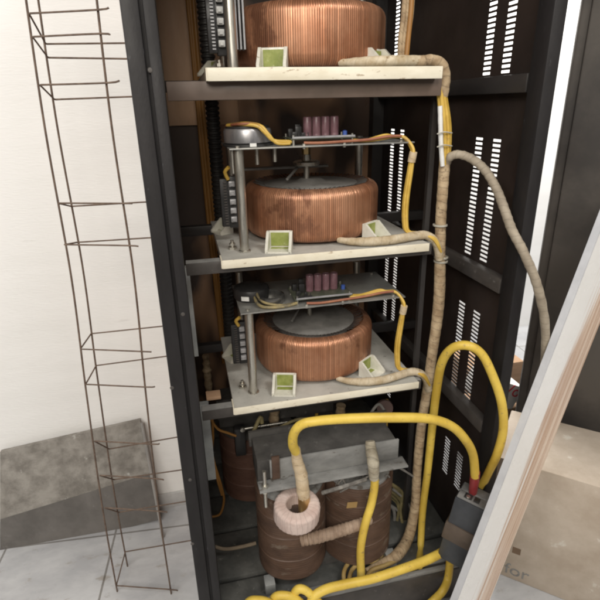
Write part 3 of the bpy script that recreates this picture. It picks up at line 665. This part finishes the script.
# harness
HY = 1.25
hn = thing('cable_harness', 'tall beige tape wrapped wire harness hanging down beside the shelves', 'harness', at(415, 560, Y=HY))
mb = MB()
mb.tube([at(445, 158, Y=HY), at(443, 185, Y=HY), at(441, 215, Y=HY), at(440, 250, Y=HY), at(439.5, 290, Y=HY), at(437, 320, Y=HY), at(432, 355, Y=HY), at(427, 390, Y=HY), at(421.5, 425, Y=HY-.01), at(417.5, 465, Y=HY-.02), at(415, 505, Y=HY-.04), at(409, 535, Z=-1.385), at(398, 554, Z=-1.388), at(382, 564, Z=-1.392), at(366, 572, Z=-1.395)],
        [.0145, .0145, .0145, .0150, .0165, .0160, .0150, .0145, .0150, .0145, .0150, .018, .019, .015, .011], seg=18, sub=10, band=(.03, .0006))
obj('tape_wrap', mb, tape, hn)
mb = MB(); mb.tube([(.545, 1.222, .0925), (.585, 1.229, .0925), (.615, 1.231, .0945), (.642, 1.234, .085), (.6565, 1.242, .060), (.659, 1.247, .030), (.660, 1.25, .012)], [.0115, .012, .0125, .0135, .0150, .0150, .0135], seg=16, band=(.02, .0005)); obj('tape_bend', mb, tape, hn)
mb = MB()
for k in range(7):
    a = k*.9; dx, dy = 2.9*math.cos(a), .011*math.sin(a)
    mb.tube([at(440+dx*.8, 84, Y=HY+dy*.7), at(443+dx*1.15, 105, Y=HY+dy), at(445+dx*1.4, 125, Y=HY+dy*1.2), at(445.5+dx*1.25, 145, Y=HY+dy), at(444.5+dx, 165, Y=HY+dy*.8)], .0062, seg=10)
obj('yellow_wire', mb, yelw, hn)
mb = MB(); mb.tube([at(440, 106, Y=HY-.018), at(440.5, 125, Y=HY-.019), at(441, 145, Y=HY-.019), at(442.5, 166, Y=HY-.017)], [.0058, .006, .006, .006], seg=10, band=(.03, .0003)); obj('white_sleeve', mb, whitep, hn)
mb = MB()
for py in (134, 147): mb.tube([at(437, py, Y=HY-.026), at(444, py-2, Y=HY-.03), at(452, py-1, Y=HY-.016)], .0016, seg=6)
for px, py in ((440, 226), (441, 258), (440.5, 262)):
    p = at(px, py, Y=HY); mb.lathe([(.0185, 0), (.0200, .001), (.0200, .005), (.0185, .006)], p, seg=20)
obj('cable_tie', mb, mat('tie_plastic', (.38, .36, .30), (.48, .46, .40), rough=.5), hn)
mb = MB(); mb.tube([at(446, 163, Y=HY), at(450, 157, Y=1.235), at(459, 154.5, Y=1.22), at(472, 159, Y=1.20), at(485, 170, Y=1.17), at(496, 188, Y=1.13), at(504, 208, Y=1.09), at(512, 230, Y=1.05), at(524, 253, Y=1.02), at(537, 285, Y=1.01), at(545, 325, Y=1.02), at(544, 370, Y=1.04), at(536, 410, Y=1.05)],
                   [.012, .0115, .011, .011, .0112, .0112, .0112, .0112, .0112, .0112, .0112, .0112, .0112], seg=14, sub=10, band=(.018, .0008)); obj('side_branch', mb, wrapmat('grey_beige_wrap', (.27, .225, .17), (.38, .325, .25), .02, .75), hn)
mb = MB()
for pts in ([(344, 582), (344, 572), (349, 563), (360, 558), (378, 557), (397, 555)], [(366, 578), (372, 570), (386, 565), (398, 559)], [(348, 585), (352, 570), (362, 563), (380, 561), (396, 557)]):
    mb.tube([at(x, y, Z=-1.394+.012*math.sin(i)) for i, (x, y) in enumerate(pts)], .0068, seg=10)
obj('loose_lead', mb, mat('old_yellow_sleeve', (.36, .24, .08), (.48, .35, .14), rough=.6, scale=18), hn)
mb = MB(); mb.tube([at(389, 467, Y=1.16), at(397, 467, Y=1.18), at(408, 473, Y=1.21), at(418, 480, Y=1.238)], .0034, seg=8); obj('thin_lead', mb, discm, hn)
# taped risers between the shelves, upper right corner
vb = thing('riser_wires', 'bundle of beige and amber wires rising past the topmost toroid', 'wires', at(402, 62, Y=1.25))
mb = MB()
for k, dx in enumerate((-4, -1, 2)):
    mb.tube([at(404+dx, 62, Y=1.25), at(405+dx*1.2, 40, Y=1.252), at(409+dx*1.3, 10, Y=1.255), at(411+dx*1.4, -40, Y=1.26)], .0058, seg=10)
obj('beige_wire', mb, tape, vb)
mb = MB(); mb.tube([at(406, 62, Y=1.243), at(408, 40, Y=1.245), at(411, 10, Y=1.248), at(414, -40, Y=1.25)], .006, seg=10); obj('amber_wire', mb, orangew, vb)

# left-hand wiring: ribbed conduit and amber wires running down the back corner
mb = MB()
z = FLOOR+.1; prof = []
while z < .55:
    prof += [(.019, z), (.0225, z+.003), (.0225, z+.009), (.019, z+.012)]; z += .015
mb.lathe(prof, (.112, 1.74, 0), seg=20)
tag(obj('ribbed_conduit', mb, conduit), 'black ribbed conduit running down behind the left edge of the shelves', 'conduit')
aw = thing('amber_wires', 'amber wires running down the back left corner of the cabinet', 'wires', (.08, 1.92, FLOOR+.1))
for k in range(3):
    mb = MB(); j = random.uniform(-.006, .006)
    mb.tube([(.070+k*.011, 1.93, .55), (.072+k*.011+j, 1.93, .1), (.074+k*.012, 1.92, -.35), (.080+k*.011+j, 1.90, -.75), (.085+k*.010, 1.88, -1.0)], .0068, seg=10); obj('wire', mb, orangew, aw)
mb = MB(); p = at(207, 370, Y=1.88); mb.tube([p+Vector((0, 0, .07)), p, p-Vector((0, 0, .12))], [.012, .017, .013], band=(.03, .004)); obj('taped_joint', mb, tape, aw)
lw = thing('loop_wires', 'thin amber wires looping down by the dark rear coil', 'wires', at(215, 415, Y=1.42))
for k, pts in enumerate(([(209, 416), (210, 440), (214, 462), (221, 485), (224, 500), (220, 514), (210, 517)], [(212, 414), (213, 436), (212, 455), (217, 478), (222, 495)], [(210, 418), (218, 429), (228, 433), (236, 436)])):
    mb = MB(); mb.tube([at(x, y, Y=1.42) for x, y in pts], .0042, seg=8); obj('wire', mb, orangew, lw)
mb = MB(); mb.tube([at(213, 546, Y=1.28), at(225, 549, Y=1.27), at(240, 547, Y=1.26), at(256, 543, Y=1.26)], .006, seg=8); tag(obj('loose_wire', mb, mat('dusty_wire', (.17, .13, .09), (.24, .19, .13), rough=.8)), 'dusty brown wire lying across the base planks', 'wire')
mb = MB(); p = at(216, 395, Y=1.35); mb.box(p-Vector((.03, .02, .005)), p+Vector((.014, .02, .006)), .002); tag(obj('wood_offcut', mb, cardm), 'small brown offcut lying on the rail beside the lowest shelf', 'offcut')

# ------------------------------------------------------------------ breaker on the leaning cover panel
P0, P1 = at(449, 602, Y=.90), at(525.5, 403, Y=.985)
E = (P1-P0).normalized()
Wd = Vector((math.sin(math.radians(70)), math.cos(math.radians(70)), 0)); Wd = (Wd - E*Wd.dot(E)).normalized()
Nn = E.cross(Wd).normalized()
if Nn.x < 0: Nn = -Nn
a0 = P0 - E*.30; a1 = P1 + E*.62
pl_ = thing('leaning_panel', 'white cover panel leaning at the front right with brown reflection streaks painted in', 'panel', a0)
TH, WD = .019, .195
def slab(mb, o, l, w0, w1, t0, t1, uvs=False):
    vs = []
    for (e, w_, t) in ((0, w0, t0), (0, w1, t0), (0, w1, t1), (0, w0, t1), (l, w0, t0), (l, w1, t0), (l, w1, t1), (l, w0, t1)):
        vs.append(mb.bm.verts.new(o+E*e+Wd*w_+Nn*t))
    uvm = {}
    for i, (e, w_) in enumerate(((0, 0), (0, 1), (0, 1), (0, 0), (1, 0), (1, 1), (1, 1), (1, 0))): uvm[vs[i]] = (w_, e)
    for q in ((0, 3, 2, 1), (4, 5, 6, 7), (0, 1, 5, 4), (1, 2, 6, 5), (2, 3, 7, 6), (3, 0, 4, 7)):
        f_ = mb.bm.faces.new([vs[i] for i in q])
        for lp_ in f_.loops: lp_[mb.uv].uv = uvm[lp_.vert]
    return mb
LN = (a1-a0).length
mb = MB(); slab(mb, a0, LN, .0045, WD, 0, TH); obj('board', mb, panm, pl_)
mb = MB(); slab(mb, a0, LN, 0, .004, 0, TH+.0005); obj('edge_strip', mb, panm_edge, pl_)
# breaker: frame follows the panel, standing off its hidden side
bc = at(452, 532, Y=1.0)
Bt = thing('circuit_breaker', 'dark grey moulded circuit breaker with brown middle band behind the leaning panel', 'breaker', bc)
A_ = (at(455, 497, Y=1.035)-at(437, 556, Y=1.035)).normalized()
Bx = Vector((math.sin(math.radians(136)), math.cos(math.radians(136)), 0)); Bx = (Bx-A_*Bx.dot(A_)).normalized()
Cx = A_.cross(Bx)
if Cx.y < 0: Cx = -Cx
O_ = at(455, 497, Y=1.035)       # near left top corner
def bbox(b0, b1, a0_, a1_, c0, c1): return (O_+Bx*(b0+b1)/2+A_*(a0_+a1_)/2+Cx*(c0+c1)/2, [Bx, Cx, A_], (b1-b0, c1-c0, a1_-a0_))
HB = (at(455, 497, Y=1.035)-at(437, 556, Y=1.035)).length
mb = MB(); mb.boxf(*bbox(0, .105, -HB, 0, 0, .09), .004); bd = obj('body', mb, breakm, Bt)
mb = MB(); mb.boxf(*bbox(-.005, .110, -HB*.66, -HB*.40, -.006, .095), .004); obj('band', mb, breakb, Bt)
mb = MB(); mb.boxf(*bbox(.004, .101, .0003, .006, .004, .040), .001); mb.boxf(*bbox(.004, .101, .0003, .006, .046, .086), .001); mb.boxf(*bbox(.0, .105, .0003, .004, .0405, .0455))
obj('terminal_cover', mb, breakt, Bt)
mb = MB(); mb.boxf(*bbox(.022, .044, .006, .0095, .010, .034), .001); mb.boxf(*bbox(.050, .066, .006, .0095, .010, .034), .001); obj('terminal_slot', mb, rubber, Bt)
mb = MB(); mb.lathe([(0, .0), (.006, 0), (.006, .004), (0, .004)], O_+Bx*.033+A_*.0098+Cx*.014, seg=12, axis=A_); obj('terminal_screw', mb, steelm, Bt)

# ------------------------------------------------------------------ wire cage, leaning slab
cg = thing('wire_cage', 'rusty wire stirrup cage standing in front of the white wall', 'wire cage', (-.27, 1.38, FLOOR))
def rodpts(p0, p1, Y): return at(*p0, Y=Y), at(*p1, Y=Y)
A0, A1 = rodpts((97.7, 0), (172, 600), 1.30)
B0, B1 = rodpts((76, 237), (127, 563), 1.452)
C0, C1 = rodpts((75, 315), (117, 590), 1.354)
def onz(p, q, z): t = (z-p.z)/(q.z-p.z); return p+(q-p)*t
for (p, q, top) in ((A0, A1, .35), (B0, B1, .35), (C0, C1, .35)):
    mb = MB(); a = onz(p, q, top); b = onz(p, q, FLOOR)
    mb.tube([a, a.lerp(b, .2)+Vector((-.004, .002, 0)), a.lerp(b, .4)+Vector((.005, 0, 0)), a.lerp(b, .58)+Vector((-.002, .003, 0)), a.lerp(b, .8)-Vector((.006, 0, 0)), b], .0027, seg=8); obj('upright_rod', mb, rust, cg)
pxA = lambda y: 97.7+(172-97.7)*y/600
zs = [(at(pxA(y), y, Y=1.30).z, at(bx, by, Y=1.452).z) for y, bx, by in ((34, 100, 57.5), (83, 110, 98.5), (203, 145, 202), (245, 130, 238.5), (350.5, 130, 329.5), (386, 130, 361.5), (443, 155, 442), (477.5, 166, 471), (510, 160, 505), (588, 150, 547))] + [(.20, .15), (.31, .26)]
for z, zk in zs:
    if z < FLOOR+.004: z = FLOOR+.006
    a = onz(A0, A1, z); zk = max(zk, FLOOR+.006); b = onz(B0, B1, zk); c = onz(C0, C1, z)
    jj = random.uniform(-.004, .004)
    endb = Vector((-.088, b.y+jj, zk+jj))
    enda = a+(a-c).normalized()*random.uniform(.018, .03)
    k_ = .008
    mb = MB(); mb.tube([endb, b+(endb-b).normalized()*.02, b+(endb-b).normalized()*.004, b+(c-b).normalized()*.004, b+(c-b).normalized()*.02, c+(b-c).normalized()*.02, c+(b-c).normalized()*.004, c+(a-c).normalized()*.004, c+(a-c).normalized()*.02, a+Vector((0, -.006, 0)), enda+Vector((0, -.006, jj))], .0022, seg=8, sub=3)
    obj('stirrup', mb, rust, cg)
sl = thing('concrete_slab', 'grey weathered concrete slab leaning against the white wall behind the cage', 'slab', (-.4, 1.6, FLOOR))
tl, tr = at(0, 452, Y=1.690), at(140, 420, Y=1.690)
br_ = at(161, 519, Z=FLOOR+.012)
_n = (tl-tr).cross(br_-tr); _d = FW*FPX + RT*(0-300) - UP*(562-300); bl_ = _d*(tr.dot(_n)/_d.dot(_n))
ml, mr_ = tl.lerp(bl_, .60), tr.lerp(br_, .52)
dn = (tr-tl).cross(br_-tr).normalized()
if dn.y < 0: dn = -dn
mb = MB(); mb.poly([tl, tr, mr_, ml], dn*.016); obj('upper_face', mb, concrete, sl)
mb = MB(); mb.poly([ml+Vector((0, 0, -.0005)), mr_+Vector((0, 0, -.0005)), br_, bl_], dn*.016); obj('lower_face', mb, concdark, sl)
q = at(163, 537, Z=FLOOR+.004)
mb = MB(); mb.tube([tr+Vector((.006, -.004, -.01)), q], .006, seg=8, spline=False); obj('edge_bar', mb, mat('grey_bar', (.20, .19, .18), (.30, .285, .27), rough=.7), sl)

# ------------------------------------------------------------------ right of the cabinet
nb = thing('steel_cabinet', 'plain shallow dark steel cabinet standing just right of the open one', 'cabinet', (1.45, 1.8, FLOOR))
nc = at(535.5, 283, Y=1.4); nc.z = 0
NR = Matrix.Rotation(math.radians(-41), 3, 'Z'); nax = [NR @ Vector((1, 0, 0)), NR @ Vector((0, 1, 0)), Vector((0, 0, 1))]
def nbox(mb, x0_, x1_, y0_, y1_, z0_, z1_, bev=0):
    return mb.boxf(nc+nax[0]*(x0_+x1_)/2+nax[1]*(y0_+y1_)/2+Vector((0, 0, (z0_+z1_)/2)), nax, (x1_-x0_, y1_-y0_, z1_-z0_), bev)
mb = MB(); nbox(mb, 0, .7, 0, .30, FLOOR+.05, .7, .012); obj('body', mb, nbm, nb)
mb = MB(); nbox(mb, .03, .67, -.012, -.001, FLOOR+.12, .64, .006); dr = obj('door', mb, nbm, nb)
mb = MB(); mb.lathe([(0, 0), (.014, 0), (.013, .004), (0, .005)], nc+nax[0]*.62-nax[1]*.0125+Vector((0, 0, -.4)), seg=24, axis=-nax[1]); obj('lock', mb, steelm, dr)
mb = MB(); nbox(mb, .01, .69, .01, .29, FLOOR, FLOOR+.049); obj('plinth', mb, black, nb)
# boxes in the gap
def carton(name, o, ax, size, m, label, cat='box'):
    t = thing(name, label, cat, Vector(o)-Vector((0, 0, size[2]/2)))
    mb = MB(); mb.boxf(o, ax, size, .003); obj('carton', mb, m, t)
    return t
BY = 1.62
def gz(y): return at(513, y, Y=BY).z
I3 = [Vector((1, 0, 0)), Vector((0, 1, 0)), Vector((0, 0, 1))]
carton('cardboard_box', (1.36, 1.95, (gz(362)*1.14+FLOOR)/2), I3, (.30, .22, gz(362)*1.14-FLOOR), cardm, 'brown carton standing rearmost in the gap beside the cabinet')
Rt = Matrix.Rotation(.42, 3, 'Y'); axr = [Rt @ v for v in I3]
cc_ = Vector((at(513, 391, Y=BY).x-.06, BY+.06, gz(391)-.005))
cw = carton('printed_box', cc_, axr, (.20, .12, .115), cardw, 'white carton with red lettering tilted in the gap beside the cabinet')
p = at(512.5, 391, Y=BY-.001)
text('red_lettering', 'Vo', .075, [axr[0], axr[2], -axr[1]], Vector((p.x, BY-.0006, p.z)), redink, cw)
carton('cardboard_box', (1.25, BY+.08, gz(408)-.03), I3, (.20, .16, .06), cardm, 'brown carton under the white printed one in the gap')
carton('blue_box', (1.245, BY+.08, gz(421)-.035), I3, (.22, .17, .065), bluem, 'light blue carton under the small brown one in the gap')
zb_ = gz(421)-.068
carton('cardboard_box', (1.24, BY+.08, (zb_+FLOOR)/2), I3, (.20, .18, zb_-FLOOR-.001), cardt, 'pale carton at the bottom of the stack in the gap')
# pale box on the floor in front of the neighbour
fx = [Vector((math.cos(-.75), math.sin(-.75), 0)), Vector((-math.sin(-.75), math.cos(-.75), 0)), Vector((0, 0, 1))]
top = at(520, 488, Y=1.0).z
cen = Vector((1.185, 1.075, (top+FLOOR)/2))
pb = thing('pale_carton', 'pale tan carton with grey lettering on the floor behind the leaning panel', 'box', (cen.x, cen.y, FLOOR))
mb = MB(); mb.boxf(cen, fx, (.52, .30, top-FLOOR), .004); pbx = obj('carton', mb, cardt, pb)
fc = cen-fx[1]*.1503
def onface(px, py):
    d = FW*FPX + RT*(px-300) - UP*(py-300); n = fx[1]; return d*(fc.dot(n)/d.dot(n))
text('grey_lettering', 'for', .066, [fx[0], fx[2], -fx[1]], onface(516.5, 572)-fx[1]*.0004, greyink, pb)
p = onface(516.5, 551); mb = MB(); mb.boxf(p, fx, (.026, .0012, .026)); obj('sticker', mb, browndark, pb)
p = onface(522, 583); mb = MB(); mb.boxf(p-fx[2]*.035, fx, (.2, .002, .012)); obj('shadow_strip', mb, browndark, pb)  # dark strip painted in as shadow at the carton's bottom edge

# ------------------------------------------------------------------ light: a room lit from the camera side
Wd_ = bpy.data.worlds.new('World'); bpy.context.scene.world = Wd_; Wd_.use_nodes = True
bg = Wd_.node_tree.nodes['Background']; bg.inputs['Color'].default_value = (1, .93, .85, 1); bg.inputs['Strength'].default_value = .19
def area(name, loc, target, size, power, col):
    l = bpy.data.lights.new(name, 'AREA'); l.shape = 'RECTANGLE'; l.size, l.size_y = size; l.energy = power; l.color = col
    o = bpy.data.objects.new(name, l); C.objects.link(o); o.location = loc
    o.rotation_euler = (Vector(target)-Vector(loc)).to_track_quat('-Z', 'Y').to_euler()
    return o
area('window_light', (-.75, -2.1, 1.65), (.3, 1.4, -.3), (2.0, 1.3), 108, (1, .935, .84))
area('right_fill', (1.5, -.7, 2.0), (.9, 1.1, -1), (1.0, .6), 45, (1, .97, .92))  # added fill brightening the panel and boxes at the right
area('slot_wall_fill', (1.6, 2.0, 1.5), (1.7, 2.8, -.9), (1.2, .6), 120, (1, .98, .95))  # added fill whitening the wall seen through the side slots
area('left_wall_fill', (-1.5, .2, 1.3), (-.7, 1.7, -.5), (1.0, 1.0), 25, (1, .99, .97))  # added fill keeping the left wall bright

sc = bpy.context.scene
sc.view_settings.view_transform = 'Standard'; sc.view_settings.look = 'None'; sc.view_settings.exposure = 0; sc.view_settings.gamma = 1
sc.cycles.filter_width = 2.3      # soft phone-camera sharpness
sc.render.resolution_x = sc.render.resolution_y = 1024
